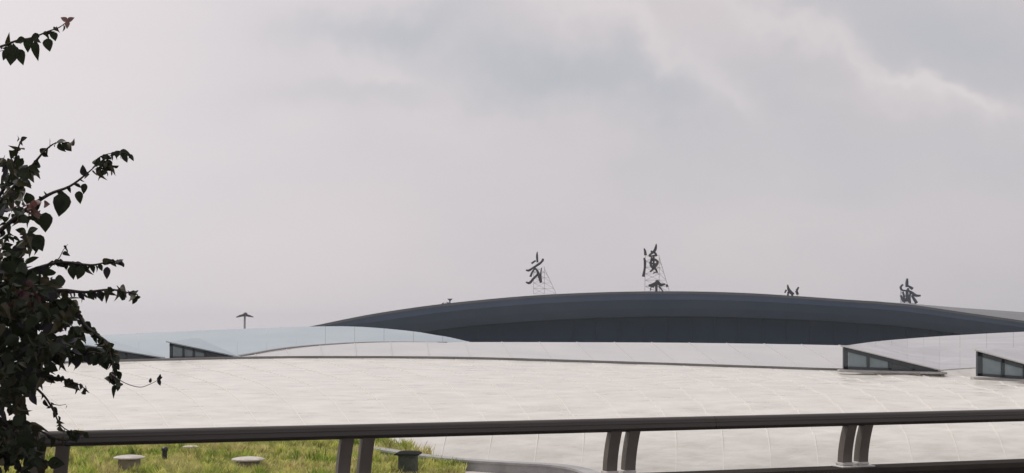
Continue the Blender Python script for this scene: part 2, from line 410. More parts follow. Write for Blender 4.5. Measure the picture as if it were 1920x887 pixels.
def bands(parent, lower, upper, dl, du, us, matr, seam_m, name='roof_panel', nv=18, wob=.03, sag=0.0, seamh=.04, gap=.003):
    """strips of roof between two curves given as functions of u"""
    def pt(u, v):
        a, b = lower(u), upper(u); p = a.lerp(b, v)
        p.z += sag * math.sin(math.pi * v) * min(1, (b - a).length / 8) + wob * .25 * noise.noise(Vector((p.x * .12, p.y * .9, 7))) * min(1, 4 * v, 4 - 4 * v) + wob * noise.noise(Vector((p.x * .25, p.y * .35, 2))) * math.sin(math.pi * min(1, v)) 
        return p
    for k in range(len(us) - 1):
        u0, u1 = us[k], us[k + 1]; e = (u1 - u0) * gap
        grid = [[pt(lerp(u0 + e, u1 - e, j / 4), v / nv) for j in range(5)] for v in range(nv + 1)]
        v, f = slab(grid, .08); o = mesh(name, v, f, matr, parent)
        nf = nv * 4 * 2; o.data.polygons.foreach_set('use_smooth', [q < nf for q in range(len(o.data.polygons))])
    if seam_m:
        for k in range(len(us)):
            m = MB(); rings = []
            for v in range(nv + 1):
                p = pt(us[k], v / nv); rings.append([p + Vector((-.05, 0, -.03)), p + Vector((-.035, -.01, seamh)), p + Vector((.035, -.01, seamh)), p + Vector((.05, 0, -.03))])
            m.loft(rings); m.build('seam', seam_m, parent)
    return pt

# upper grey band of the same canopy, behind the gutter
ARC = [(300, 683, 93), (445, 669, 96), (520, 656, 102), (600, 647.5, 110), (700, 642, 118), (830, 641.5, 128), (900, 641, 131)]
upper_roof = thing('upper_canopy', 'flat grey roof band between the dark arch and the cream roof', 'canopy roof', (5, 110, 0))
TOPB = [(445, 669), (520, 656), (600, 647.5), (700, 642), (830, 641.5), (1000, 641.5), (1250, 642.5), (1450, 645), (1600, 648), (1900, 654), (2300, 662)]
def B_low(u):
    x = u; xx = x; return P(xx, curve(RIDGE, xx) - .5, DR + .55)
def B_up(u):
    xw = u - 20 + (u - 960) * -.10 * (1 if u > 830 else max(0, (u - 445) / 385))
    if u < 830: d = curve([(445, 94), (520, 102), (600, 110), (700, 118), (830, 128)], u)
    else: d = 130
    return P(xw, curve(TOPB, xw), d)
ub = [445, 490, 545, 605, 668, 735, 805] + [805 + 78 * k for k in range(1, 19)]
bands(upper_roof, B_low, B_up, 0, 0, ub, M['roof_far'], M['seam_far'], nv=22, seamh=.05)
for x, y in ((-12, 108), (0, 108), (12, 108), (24, 108)):
    m = MB(); m.tube([(x, y, 0), (x, y, 9.6)], .35, 12); m.build('column', M['concrete'], upper_roof, smooth=True)

# left wing, blue-grey
left = thing('left_wing_roof', 'pale blue-grey curved roof beside the shrub, under the light mast', 'canopy roof', (-30, 120, 0))
LL = [(-120, 682, 95), (205, 676, 95), (445, 670, 96), (520, 656.5, 102), (600, 648, 110), (700, 642.6, 118), (830, 642, 128), (884, 641.2, 132)]
KK = [(-120, 650, 150), (100, 635, 150), (205, 628, 150), (400, 618.5, 150), (500, 615, 150), (600, 612, 150), (680, 613, 149), (780, 622, 142), (830, 631, 137), (884, 641.6, 132.2)]
def C_low(u): y, d = curve(LL, u); return P(u, y, d)
def C_up(u): y, d = curve(KK, u); return P(u, y, d)
uc = [-120, -50, 20, 90, 150, 205, 260, 318, 380, 445, 500, 555, 610, 665, 720, 775, 830, 884]
bands(left, C_low, C_up, 0, 0, uc, M['roof_blue'], None, nv=20, sag=.25)
# lip along the arc
m = MB(); rings = []
for k in range(40):
    u = lerp(445, 838, k / 39); y, d = curve(ARC, u); p = P(u, y, d - .1); w = .22 * (1 - .75 * (k / 39))
    rings.append([p + Vector((0, -.2, -w)), p + Vector((0, -.2, w * .3)), p + Vector((0, .3, w * .6)), p + Vector((0, .3, -w))])
m.loft(rings); m.build('arched_gutter', M['lip'], left)
m = MB(); rings = []
for k in range(40):
    u = lerp(445, 820, k / 39); y, d = curve(ARC, u); p = P(u, y + 3.5 - 2 * k / 39, d - .5)
    rings.append([p + Vector((0, -.2, -.06)), p + Vector((0, -.2, .06)), p + Vector((0, .2, .08)), p + Vector((0, .2, -.1))])
m.loft(rings); m.build('arched_flashing', M['sill'], left)
for x, y in ((-48, 130), (-34, 130), (-20, 130), (-40, 102)):
    m = MB(); m.tube([(x, y, 0), (x, y, 10.2 if y > 110 else 9.0)], .35, 12); m.build('column', M['concrete'], left, smooth=True)

# far hall end, right wing
right = thing('right_wing_roof', 'lavender-grey rippled roof plane above the two right-hand glazed skylights', 'canopy roof', (36, 100, 0))
DT = [(1582, 648.5), (1640, 640.5), (1740, 632), (1820, 627), (1920, 622), (2060, 617), (2300, 612)]
DLo = [(1582, 650.5, 90), (1762, 693.5, 90), (1832, 689, 93), (1960, 684, 96), (2300, 676, 100)]
def D_low(u): 
    if u <= 1762: return P(u, lerp(650.5, 694, (u - 1582) / 180), 90)
    y, d = curve(DLo[1:], u); return P(u, y, d)
def D_up(u): return P(u, curve(DT, u), lerp(91, 125, min(1, (u - 1582) / 120)))
ud = [1582, 1612, 1642, 1672, 1702, 1732, 1762, 1800, 1850, 1900, 1960, 2030, 2110, 2200, 2300]
bands(right, D_low, D_up, 0, 0, ud, M['roof_wing'], None, nv=24, wob=.35, sag=0)
g = [[], []]
for k in range(30):
    u = lerp(1764, 2300, k / 29); a = D_low(u); g[0].append(a + Vector((0, .03, -.03))); g[1].append(Vector((a.x * .985, a.y - 1.6, a.z - .62)))
v, f = slab(g, .05); mesh('eaves_apron', v, f, M['roof'], right)
for x, y in ((30, 104), (40, 104), (50, 104)):
    m = MB(); m.tube([(x, y, 0), (x, y, 8.6)], .35, 12); m.build('column', M['concrete'], right, smooth=True)

# wedge-shaped glazed skylights
def skylight(label, x0, yt, x1, yb0, yb1, d, splits, npane, roofm, back=.3, group='triangular glazed skylights', roofquad=None):
    """triangle: tall end x0 (yt..yb0), thin end x1 (yb1)"""
    A = P(x0, yt, d); B = P(x0, yb0, d); Cc = P(x1, yb1, d)
    t = thing('skylight', label, 'skylight', tuple(B), group)
    back_v = Vector((0, back, 0))
    def top(s): return A.lerp(Cc, s)
    def bot(s): return B.lerp(Cc, s)
    ht = (A - B).length
    fr = MB()
    def bar(p, q, w, dp=.16, off=0.0):
        dirv = (q - p).normalized(); side = dirv.cross(Vector((0, 1, 0))).normalized(); c = (p + q) / 2
        fr.box(c + Vector((0, dp / 2 - off, 0)), (q - p).length, dp, w, dirv, Vector((0, 1, 0)), side)
    k = ht
    bar(bot(0) + Vector((.14*k/1.4, 0, .0)), top(0) + Vector((.14*k/1.4, 0, -.04)), .28 * k / 1.4)
    bar(bot(0) + Vector((0, 0, .09)), bot(.97) + Vector((0, 0, .03)), .16 * k / 1.4, .15)
    bar(top(0) + Vector((0, 0, -.13 * k / 1.4)), top(.93) + Vector((0, 0, -.07)), .26 * k / 1.4, .17)
    for s in splits[1:-1]:
        bar(bot(s) + Vector((0, 0, .05)), top(s) + Vector((0, 0, -.05)), .17 * k / 1.4, .14)
    fr.build('frame', M['frame'], t)
    for i in range(len(splits) - 1):
        s0, s1 = splits[i] + .012, splits[i + 1] - .012
        vv = [bot(s0), bot(s1), top(s1), top(s0)]; vv = [p + Vector((0, .09, 0)) for p in vv]
        vv += [p + Vector((0, .03, 0)) for p in vv]
        mesh('pane', vv, [[0,1,2,3],[7,6,5,4],[0,4,5,1],[1,5,6,2],[2,6,7,3],[3,7,4,0]], M['pane'] if i < npane else M['pane_dark'], t)
    # end wall and edge trim of its roof
    e = MB(); q = [B + Vector((0, .18, 0)), A + Vector((0, .18, -.03)), A + Vector((0, back, -.03)), B + Vector((0, back, 0))]
    e.add([p for p in q] + [p + Vector((.06, 0, 0)) for p in q], [[0,1,2,3],[7,6,5,4],[0,4,5,1],[1,5,6,2],[2,6,7,3],[3,7,4,0]])
    e.build('end_wall', M['frame'], t)
    tr = MB(); a = A + Vector((-.22, -.12, .03)); c = Cc + Vector((.15, -.12, .03))
    rings = [[p, p + Vector((0, 0, .07)), p + Vector((0, .3, .09)), p + Vector((0, .3, .0))] for p in (a, c)]
    tr.loft(rings); tr.build('roof_edge_trim', M['sill'] if x0 > 1000 else M['roof_blue'], t)
    s_ = MB(); a = B + Vector((-.35, -.35, -.10)); c = Cc + Vector((.3, -.35, -.08))
    s_.loft([[p + Vector((0, 0, -.08)), p + Vector((0, 0, .05)), p + Vector((0, .6, .07)), p + Vector((0, .6, -.1))] for p in (a, c)])
    s_.build('sill', M['ledge'], t)
    if roofquad:
        us = [i / 5 for i in range(6)]
        lo = lambda u: (A + Vector((0, 0, .04))).lerp(Cc + Vector((0, 0, .04)), u)
        up = lambda u: roofquad[0].lerp(roofquad[1], u)
        bands(t, lo, up, 0, 0, us, roofm, None, nv=10, wob=.12)
    return t
skylight('three-pane triangular skylight standing alone, its pointed end toward the middle right of the roof', 1582, 650, 1764, 692, 697, 89.4, [0.04, .255, .475, .72, .93], 2, M['roof_wing'])
skylight('triangular skylight cut off by the right edge of the photo', 1833, 658, 2030, 705.5, 716, 84, [0.04, .245, .45, .68, .93], 3, M['roof_wing'], roofquad=(P(1900, 652, 92), P(2200, 640, 110)))
skylight('small skylight with pale panes under the light mast side of the blue-grey roof', 318, 642.5, 446, 672.5, 671.5, 94, [0.04, .2, .35, .52, .93], 3, M['roof_blue'], roofquad=(P(372, 633.5, 104), P(448, 668, 96)))
skylight('small dark skylight half hidden by the flowering shrub', 150, 646, 304, 676, 673, 94, [0.04, .2, .36, .56, .93], 0, M['roof_blue'], roofquad=(P(200, 636, 104), P(306, 668, 96)))

# ------------------------------------------------------------ main hall with dark arch
hall = thing('main_hall', 'long low dark slate arch of the station hall on the skyline', 'building', (40, 205, 0))
SIL = [(560, 616), (590, 611), (640, 600.5), (700, 589), (800, 574), (900, 563), (1000, 554.5), (1100, 549.5), (1200, 547), (1300, 547), (1400, 550), (1500, 556), (1600, 563), (1700, 569), (1800, 577), (1920, 585.5), (2100, 600), (2300, 622), (2450, 640)]
FT = [(560, 616), (1600, 563), (1700, 571), (1800, 585), (1920, 602), (2100, 628), (2300, 655), (2450, 670)]
BL = [(560, 640), (700, 634), (780, 623), (880, 610.5), (1000, 601), (1100, 596), (1200, 593), (1300, 592.5), (1400, 594.5), (1500, 598.5), (1600, 604), (1700, 612), (1920, 640), (2450, 690)]
def fas_top(x): return curve(SIL, x) if x < 1660 else max(curve(SIL, x), curve(FT[1:], x))
xs = [565 + 15 * i for i in range(126)]
grid = [[], [], [], []]
for x in xs:
    a = P(x, fas_top(x), 200); b = P(x, curve(BL, x), 203.5)
    if b.z > a.z - .1: b.z = a.z - .1
    grid[0].append(a); grid[1].append(a.lerp(b, .33) + Vector((0, -.7, 0))); grid[2].append(a.lerp(b, .7) + Vector((0, -.5, 0))); grid[3].append(b)
v, f = slab(grid, .4, Vector((0, 1, -.2))); mesh('fascia', v, f, M['hall_fascia'], hall)
g2 = []
for zt in (0, 1):
    g2.append([(lambda b: Vector((b.x, 205.5, b.z + .6 if zt == 0 else 0)))(P(x, curve(BL, x), 203.5)) for x in xs])
v, f = slab(g2, .3, Vector((0, 1, 0))); mesh('glazed_wall', v, f, M['hall_wall'], hall)
for i in range(4, 122, 3):
    b = P(xs[i], curve(BL, xs[i]), 203.5); mm = MB(); mm.box((b.x, 205.4, (b.z + .3) / 2), .16, .18, b.z + .3); mm.build('mullion', M['mullion'], hall)
g3 = [[], [], [], [], []]
for x in xs:
    a = P(x, fas_top(x), 200); s = P(x, curve(SIL, x), 240)
    if x < 1660: s = Vector((s.x, 240, a.z + .02))
    s2 = s + Vector((0, 30, -2.5)); s3 = s + Vector((0, 60, -7))
    g3[0].append(a + Vector((0, .02, .04))); g3[1].append(a.lerp(s, .5) + Vector((0, 0, .05))); g3[2].append(s); g3[3].append(s2); g3[4].append(s3)
for r in g3:
    for p in r: p.z = max(p.z, .5)
v, f = slab(g3, .35); o = mesh('arched_roof', v, f, M['hall_roof'], hall)

# small roof equipment on the left slope of the arch
eq = thing('roof_floodlight', 'tiny floodlight with a pale dome camera on the left slope of the dark arch', 'floodlight', tuple(P(840, 568, 202)))
m = MB(); m.tube([P(843.5, 570, 202), P(843.5, 563, 202)], .1, 6); m.build('post', M['sign'], eq)
m = MB(); a, b, c = P(838.5, 560, 202), P(848.5, 560, 202), P(843.5, 565.5, 202)
m.loft([[a, b, c], [p + Vector((0, .5, 0)) for p in (a, b, c)]]); m.build('lamp_head', M['sign_blue'], eq)
m = MB(); a = P(824, 572, 201.9); m.loft([[P(824, 573, 201.7), P(830, 568, 201.7), P(836, 566, 201.7), P(846, 568, 201.7), P(862, 569, 201.7), P(862, 572, 201.7)], [p + Vector((0, .8, 0)) for p in (P(824, 573, 201.7), P(830, 568, 201.7), P(836, 566, 201.7), P(846, 568, 201.7), P(862, 569, 201.7), P(862, 572, 201.7))]]); m.build('housing', M['hall_fascia'], eq)
def ball(mb, c, r, n=8, sz=1.0):
    rings = []
    for i in range(1, n):
        th = math.pi * i / n; rings.append([c + Vector((r*math.sin(th)*math.cos(2*math.pi*k/10), r*math.sin(th)*math.sin(2*math.pi*k/10), r*sz*math.cos(th))) for k in range(10)])
    mb.loft(rings)
m = MB(); ball(m, P(835.5, 569.5, 201.3), .27); m.build('dome', M['sill'], eq, smooth=True)

# ------------------------------------------------------------ rooftop characters
def stroke(mb, pts, ws, d, th=.35, steps=4):
    """brush stroke: pixel polyline and widths at distance d"""
    rows = [(i, p[0], p[1], w) for i, (p, w) in enumerate(zip(pts, ws))]
    n = (len(pts) - 1) * steps; cs = []
    for k in range(n + 1):
        u = k / steps
        x, y, w = curve(rows, min(u, len(pts) - 1)) if len(pts) > 2 else [lerp(rows[0][c], rows[1][c], u) for c in (1, 2, 3)]
        cs.append((x, y, max(w, .3)))
    rings = []
    for k, (x, y, w) in enumerate(cs):
        x0, y0, _ = cs[max(k-1, 0)]; x1, y1, _ = cs[min(k+1, n)]; dx, dy = x1-x0, y1-y0; l = math.hypot(dx, dy) or 1; nx, ny = -dy/l*w/2, dx/l*w/2
        a, b = P(x+nx, y+ny, d), P(x-nx, y-ny, d)
        rings.append([a, b, b + Vector((0, th, 0)), a + Vector((0, th, 0))])
    mb.loft(rings)
def sign(label, strokes, lattice, d, m='sign', foot=None, txt_part='character'):
    t = thing('rooftop_sign', label, 'sign', tuple(P(*foot, d)), 'station name characters standing on the arch')
    mb = MB()
    for i, (pts, ws) in enumerate(strokes): stroke(mb, pts, ws, d + .012 * i)
    mb.build(txt_part, M[m], t)
    for (p, q, r) in lattice:
        mb = MB(); mb.tube([P(p[0], p[1], d + .6 + (p[2] if len(p) > 2 else 0)), P(q[0], q[1], d + .6 + (q[2] if len(q) > 2 else 0))], r, 5)
        mb.build('lattice_bar', M['lattice'], t)
def z5(*p, ox=940, oy=440): return [(ox + a / 5.333, oy + b / 5.333) for a, b in p]
s1 = [([(1007.3, 472), (1007, 480), (1007.8, 492)], [1.5, 4, 3.5]), ([(996.5, 494), (1004.5, 488.5)], [3.5, 3]),
      ([(1018.5, 485), (1017, 489), (1013.5, 492.5)], [3.5, 4.5, 2.5]),
      ([(986, 506.5), (992, 507), (1000.6, 501.5), (1011.4, 494.5), (1017, 490)], [2.5, 4.2, 3.6, 4.5, 3]),
      ([(1004, 502), (998, 510.4), (994.5, 519)], [3, 3.5, 4.5]), ([(1003, 503), (1007.4, 507.7), (1010.7, 517), (1014.3, 530)], [3, 4, 5.5, 4]),
      ([(986, 529), (993, 530.5), (1000.6, 522), (1010, 513)], [2.5, 4.8, 4.2, 4]), ([(1015.5, 502), (1014, 514), (1014.5, 528)], [1.5, 3, 4])]
def truss(x0, x1, y0, y1, xr, n=3, r=.05):
    """pale triangular prop: two legs, a raking stay and braces"""
    b = [((x0, y0), (x0 - 1, y1), r), ((x1, y0), (x1, y1), r), ((x1, y0 + 4), (xr, y1), r, )]
    for k in range(n):
        ya, yb = lerp(y0, y1, k / n), lerp(y0, y1, (k + 1) / n)
        b.append(((x0, ya), (x1, yb), r * .7)); b.append(((x1, ya), (x0, yb), r * .7)); b.append(((x0, yb), (x1, yb), r * .7))
        if k: b.append(((x1, yb), (lerp(x1, xr, (k + 1) / n), yb), r * .7)); b.append(((x1, ya), (lerp(x1, xr, (k + 1) / n), yb), r * .7))
    return b
sign('leftmost calligraphic roof character on a pale lattice stand', s1, truss(1001, 1021, 500, 551, 1043, 5, .035), 204, foot=(1010, 551))
s2 = [(z5((1428, 138), (1438, 165), (1443, 205)), [2, 4, 5]), (z5((1428, 232), (1437, 270), (1435, 335), (1420, 420)), [2.5, 4.5, 4, 5]),
      (z5((1550, 92), (1545, 130), (1530, 165), (1475, 210)), [1.5, 4.5, 5, 3]), (z5((1495, 165), (1540, 185), (1552, 215)), [3, 3.5, 4]),
      (z5((1505, 225), (1495, 300), (1515, 335)), [3, 4, 3]), (z5((1505, 235), (1555, 260), (1560, 290), (1530, 330), (1490, 372)), [3.5, 4, 4.5, 4, 3]),
      (z5((1480, 280), (1560, 300)), [3, 3.5]), (z5((1478, 200), (1498, 215), (1556, 200)), [2.5, 3, 3]), (z5((1490, 265), (1550, 245)), [3, 3]), (z5((1498, 310), (1548, 325)), [3, 3]), (z5((1525, 215), (1525, 345)), [3, 3.5]), (z5((1515, 330), (1545, 345), (1560, 382)), [3, 3.5, 3]),
      (z5((1545, 375), (1520, 385)), [2, 2]),
      (z5((1560, 455), (1545, 490), (1480, 512)), [4, 7, 4]), (z5((1555, 460), (1590, 500), (1640, 495)), [5, 6, 3]), (z5((1550, 470), (1552, 570)), [5, 4]),
      (z5((1475, 505), (1530, 520)), [4, 5]), (z5((1650, 498), (1665, 522)), [3, 4.5]), (z5((1500, 520), (1490, 560)), [2, 1.5]), (z5((1580, 520), (1620, 570)), [2.5, 2])]
sign('tallest roof character, many dense strokes, at the crown of the arch', s2, truss(1210, 1236, 478, 549, 1256, 6, .045), 204, foot=(1228, 549))
z6 = lambda *p: z5(*p, ox=1440, oy=500)
s3 = [(z6((198, 180), (208, 225), (235, 262), (262, 272)), [1.5, 4.5, 6, 3]), (z6((170, 262), (185, 232)), [2, 3]), (z6((308, 205), (288, 240)), [2.5, 4]), (z6((285, 240), (300, 280)), [4, 4.5]), (z6((205, 250), (200, 300)), [3, 2.5]), (z6((240, 268), (250, 310)), [3, 3])]
sign('low roof character, only its two tips rising over the arch', s3, [((1478, 548), (1478, 560), .05), ((1496, 548), (1496, 561), .05)], 206, foot=(1486, 556))
s4 = [(z6((1395, 118), (1392, 160), (1392, 205)), [2.5, 5, 4.5]), (z6((1352, 178), (1330, 205), (1345, 235), (1392, 240)), [3, 3.5, 3, 3]), (z6((1400, 190), (1425, 205), (1450, 222)), [2.5, 4, 5]),
      (z6((1388, 235), (1440, 258), (1480, 288), (1528, 290)), [4, 4, 5, 3]), (z6((1330, 285), (1350, 330), (1375, 352)), [2.5, 4, 5]), (z6((1440, 285), (1465, 325), (1490, 365)), [3, 4.5, 5]),
      (z6((1392, 240), (1395, 300), (1400, 350)), [4, 5, 6]), (z6((1430, 270), (1380, 340)), [3, 3.5]), (z6((1370, 320), (1430, 360)), [3, 3]), (z6((1352, 250), (1362, 300), (1352, 345)), [2.5, 3.5, 3]), (z6((1402, 215), (1412, 255)), [3, 3]), (z6((1415, 290), (1422, 350)), [3, 3.5])]
sign('rightmost roof character with a blue-grey long sweeping stroke', s4, [((1689, 540), (1689, 572), .06), ((1707, 545), (1707, 573), .06), ((1689, 548), (1707, 562), .05), ((1707, 548), (1689, 562), .05), ((1689, 566), (1718, 570), .05)], 206, m='sign_blue', foot=(1704, 571))

# ------------------------------------------------------------ high mast far behind the left wing
mast = thing('light_mast', 'thin high light mast with a dark wing-shaped head above the blue-grey roof', 'light mast', tuple(Vector((P(459, 600, 320).x, 320, 0))))
p = P(459, 596, 320); m = MB(); p = P(459, 590.5, 320); m.tube([(p.x, 320, 0), (p.x, 320, p.z * .6), (p.x, 320, p.z)], [.42, .3, .2], 10); m.build('pole', M['mast'], mast, smooth=True)
m = MB()
for sx in (-1, 1):
    a, b, c = P(459, 590.5, 320), P(459 + sx * 9, 592.5, 320), P(459 + sx * 16, 594.5 + (sx < 0) * .5, 320)
    m.loft([[q + Vector((0, -.5*w, -h)), q + Vector((0, .5*w, -h)), q + Vector((0, .5*w, h)), q + Vector((0, -.5*w, h))] for q, w, h in ((a, 1.4, .28), (b, 1.2, .22), (c, .5, .08))])
m.build('lamp_wings', M['mast_head'], mast)
m = MB(); ball(m, P(460, 589, 320), .5, sz=.8); m.build('lamp_hub', M['mast_head'], mast, smooth=True)

# ------------------------------------------------------------ hazy air
hz = bpy.data.materials.new('haze_air'); hz.use_nodes = True; ht = hz.node_tree; ht.nodes.remove(ht.nodes['Principled BSDF'])
pv = ht.nodes.new('ShaderNodeVolumePrincipled'); pv.inputs['Density'].default_value = .00034; pv.inputs['Color'].default_value = (.89, .94, 1, 1)
pv.inputs['Anisotropy'].default_value = .2
ht.links.new(pv.outputs[0], ht.nodes['Material Output'].inputs['Volume'])
m = MB(); m.box((0, 0, 14.0), 3100, 3100, 30.0); m.build('haze', hz, kind='stuff')

# ------------------------------------------------------------ planted terrace below
TZ = 7.2
def G(x, y, z=TZ):
    d = (EYE - z) * F / (y - YH); return Vector(((x - 960) / F * d, d, z))
kerb_pts = [Vector((-5.6, 54.5, 0)), Vector((-3.3, 50.9, 0)), Vector((-1.6, 49.0, 0)), Vector((0, 47.9, 0)), Vector((1.5, 47.0, 0)), Vector((2.3, 45.4, 0)), Vector((2.6, 43.0, 0)), Vector((2.7, 38, 0)), Vector((2.7, 30, 0))]
out_ = [Vector((-40, 30, 0)), Vector((-40, 60.5, 0)), Vector((-20, 61.0, 0)), Vector((-8, 60.5, 0)), Vector((-5.2, 60.0, 0)), Vector((-4.2, 56.5, 0))] + kerb_pts[1:]
n = len(out_)
mesh('terrace', [(p.x, p.y, TZ) for p in out_] + [(p.x, p.y, 0) for p in out_], [list(range(n))[::-1]] + [[i, (i+1) % n, n + (i+1) % n, n + i] for i in range(n)], M['paving'], kind='structure')
soil = [Vector((-39.5, 31, 0)), Vector((-39.5, 60.2, 0)), Vector((-20, 60.7, 0)), Vector((-8, 60.2, 0)), Vector((-5.4, 59.6, 0)), Vector((-4.0, 55.8, 0)), Vector((-2.9, 51.2, 0)), Vector((-1.9, 49, 0)), Vector((-1.55, 47, 0)), Vector((-2, 43, 0)), Vector((-3, 36, 0)), Vector((-4, 31, 0))]
n = len(soil)
def inside(pt, poly):
    c = False; k = len(poly) - 1
    for i in range(len(poly)):
        a, b = poly[i], poly[k]
        if (a[1] > pt[1]) != (b[1] > pt[1]) and pt[0] < (b[0]-a[0]) * (pt[1]-a[1]) / (b[1]-a[1]) + a[0]: c = not c
        k = i
    return c
mesh('planting_bed', [(p.x, p.y, TZ + .1) for p in soil] + [(p.x, p.y, TZ + .002) for p in soil], [list(range(n))[::-1]] + [[i, (i+1) % n, n + (i+1) % n, n + i] for i in range(n)], M['soil'], kind='structure')
# kerb
pl = []
for k in range(len(kerb_pts) * 6 - 5):
    u = k / 6; rows = [(i, p.x, p.y) for i, p in enumerate(kerb_pts)]; x, y = curve(rows, min(u, len(kerb_pts) - 1)); pl.append(Vector((x, y, 0)))
m = MB(); rings = []
for k, p in enumerate(pl):
    tdir = (pl[min(k+1, len(pl)-1)] - pl[max(k-1, 0)]).normalized(); nn = Vector((-tdir.y, tdir.x, 0))
    rings.append([p - nn*.2 + Vector((0,0,TZ + .003)), p - nn*.2 + Vector((0,0,TZ+.30)), p - nn*.26 + Vector((0,0,TZ+.30)), p - nn*.26 + Vector((0,0,TZ+.37)), p + nn*.26 + Vector((0,0,TZ+.37)), p + nn*.26 + Vector((0,0,TZ+.003))])
m.loft(rings); m.build('kerb_wall', M['concrete'], loc=(0, 48, TZ), label='low grey curved concrete kerb sweeping from the grass to the parapet', category='kerb')

# grass
rg = random.Random(3); gv, gf = [], []
poly = [(p.x, p.y) for p in soil]
def blade_g(x, y, h, lean, wd, z0):
    a = rg.uniform(0, 6.283); dx, dy = math.cos(a), math.sin(a); b = len(gv)
    la = rg.uniform(0, 6.283); lx, ly = math.cos(la) * lean, math.sin(la) * lean
    gv.extend([(x - dx*wd, y - dy*wd, z0), (x + dx*wd, y + dy*wd, z0), (x + lx*.4 + dx*wd*.7, y + ly*.4 + dy*wd*.7, z0 + h*.6), (x + lx*.4 - dx*wd*.7, y + ly*.4 - dy*wd*.7, z0 + h*.6), (x + lx, y + ly, z0 + h)])
    gf.extend([(b, b+1, b+2, b+3), (b+3, b+2, b+4)])
cnt = 0
while cnt < 60000:
    y = rg.uniform(40, 60.6); x = rg.uniform(-24, -1.3)
    if not inside((x, y), poly): continue
    n_ = noise.noise(Vector((x * .45, y * .45, 5))); 
    hgt = (.16 + .22 * max(0, n_ + .35)) * rg.uniform(.6, 1.35)
    blade_g(x, y, hgt, hgt * .5, rg.uniform(.012, .028), TZ + .08); cnt += 1
# leafier weed clumps
for c in range(340):
    y = rg.uniform(44, 60.4); x = rg.uniform(-23, -1.6)
    if not inside((x, y), poly): continue
    rr = rg.uniform(.12, .5); hh = rg.uniform(.2, .62)
    for k in range(60):
        a, q = rg.uniform(0, 6.283), rr * math.sqrt(rg.random())
        blade_g(x + q*math.cos(a), y + q*math.sin(a), hh * rg.uniform(.5, 1.1), .2, rg.uniform(.02, .045), TZ + .08)
mesh('grass', gv, gf, M['grass'], loc=(-12, 50, TZ), kind='stuff', label='unmown yellow-green grass on the terrace below the railing', category='grass')

# mushroom-capped vents standing in the grass
def vent(x, yb, wpx, ylid, d, label, capm, bodym, square=False):
    b = P(x, yb, d); b.z = TZ + .1; w = wpx * d / F * (1.15 if square else 1)
    t = thing('roof_vent', label, 'vent', tuple(b), 'capped vents in the grass')
    zt = P(x, ylid, d).z; hgt = zt - b.z; n = 4 if square else 16; a0 = R(40) if square else 0
    def ring(r, z): return [Vector((b.x + r*math.cos(a0 + 2*math.pi*k/n), b.y + r*math.sin(a0 + 2*math.pi*k/n), z)) for k in range(n)]
    m = MB(); m.loft([ring(w*.36, b.z), ring(w*.35, zt - w*.13), ring(w*.37, zt - w*.13), ring(w*.37, zt - w*.11)]); m.build('body', bodym, t, smooth=False)
    m = MB(); m.loft([ring(w*.42, zt - w*.115), ring(w*.5, zt - w*.105), ring(w*.5, zt - w*.07), ring(w*.40, zt - w*.035), ring(w*.2, zt - w*.008), ring(w*.04, zt)]); m.build('cap', capm, t, smooth=False)
    return t
vent(242, 884, 58, 853, 47.6, 'round vent with a pale cap and tan body, beside the black bollard', M['vent_cap'], M['vent_body'])
vent(465, 884, 62, 856, 48.4, 'wide pale vent cap low in the grass at the centre of the lawn', M['vent_cap'], M['vent_body'])
vent(357, 850, 30, 835.0, 55.5, 'small distant vent cap just under the handrail', M['vent_cap'], M['vent_body'])
vent(765, 894, 56, 845, 46.4, 'square vent box with a dark lid at the end of the kerb', M['vent_dark'], M['vent_body2'], True)
bl = P(308.5, 868, 50.5); bl.z = TZ + .09
bol = thing('bollard', 'short black bollard standing in the grass', 'bollard', tuple(bl))
zt = P(308.5, 838, bl.y).z
def rg_(r, z): return [Vector((bl.x + r*math.cos(k*math.pi/6), bl.y + r*math.sin(k*math.pi/6), z)) for k in range(12)]
m = MB(); m.loft([rg_(.10, bl.z), rg_(.09, bl.z + .05), rg_(.09, zt - .16)]); m.build('shaft', M['bollard'], bol, smooth=False)
m = MB(); m.loft([rg_(.11, zt - .158), rg_(.125, zt - .12), rg_(.12, zt - .04), rg_(.07, zt)]); m.build('head', M['bollard'], bol)

# ------------------------------------------------------------ flowering shrub on the left
rb = random.Random(11)
BASE = Vector((-3.4, 6.6, DECK))
bush = thing('bougainvillea_shrub', 'tall dark backlit shrub with long arching leafy branches at the left edge', 'shrub', tuple(BASE))
mesh('soil_bed', [(BASE.x - 1.5, BASE.y - .6, DECK + .06), (BASE.x + 1.2, BASE.y - .6, DECK + .06), (BASE.x + 1.2, BASE.y + .8, DECK + .06), (BASE.x - 1.5, BASE.y + .8, DECK + .06),
     (BASE.x - 1.5, BASE.y - .6, DECK + .002), (BASE.x + 1.2, BASE.y - .6, DECK + .002), (BASE.x + 1.2, BASE.y + .8, DECK + .002), (BASE.x - 1.5, BASE.y + .8, DECK + .002)],
     [[0,1,2,3],[7,6,5,4],[0,4,5,1],[1,5,6,2],[2,6,7,3],[3,7,4,0]], M['soil'], kind='structure')
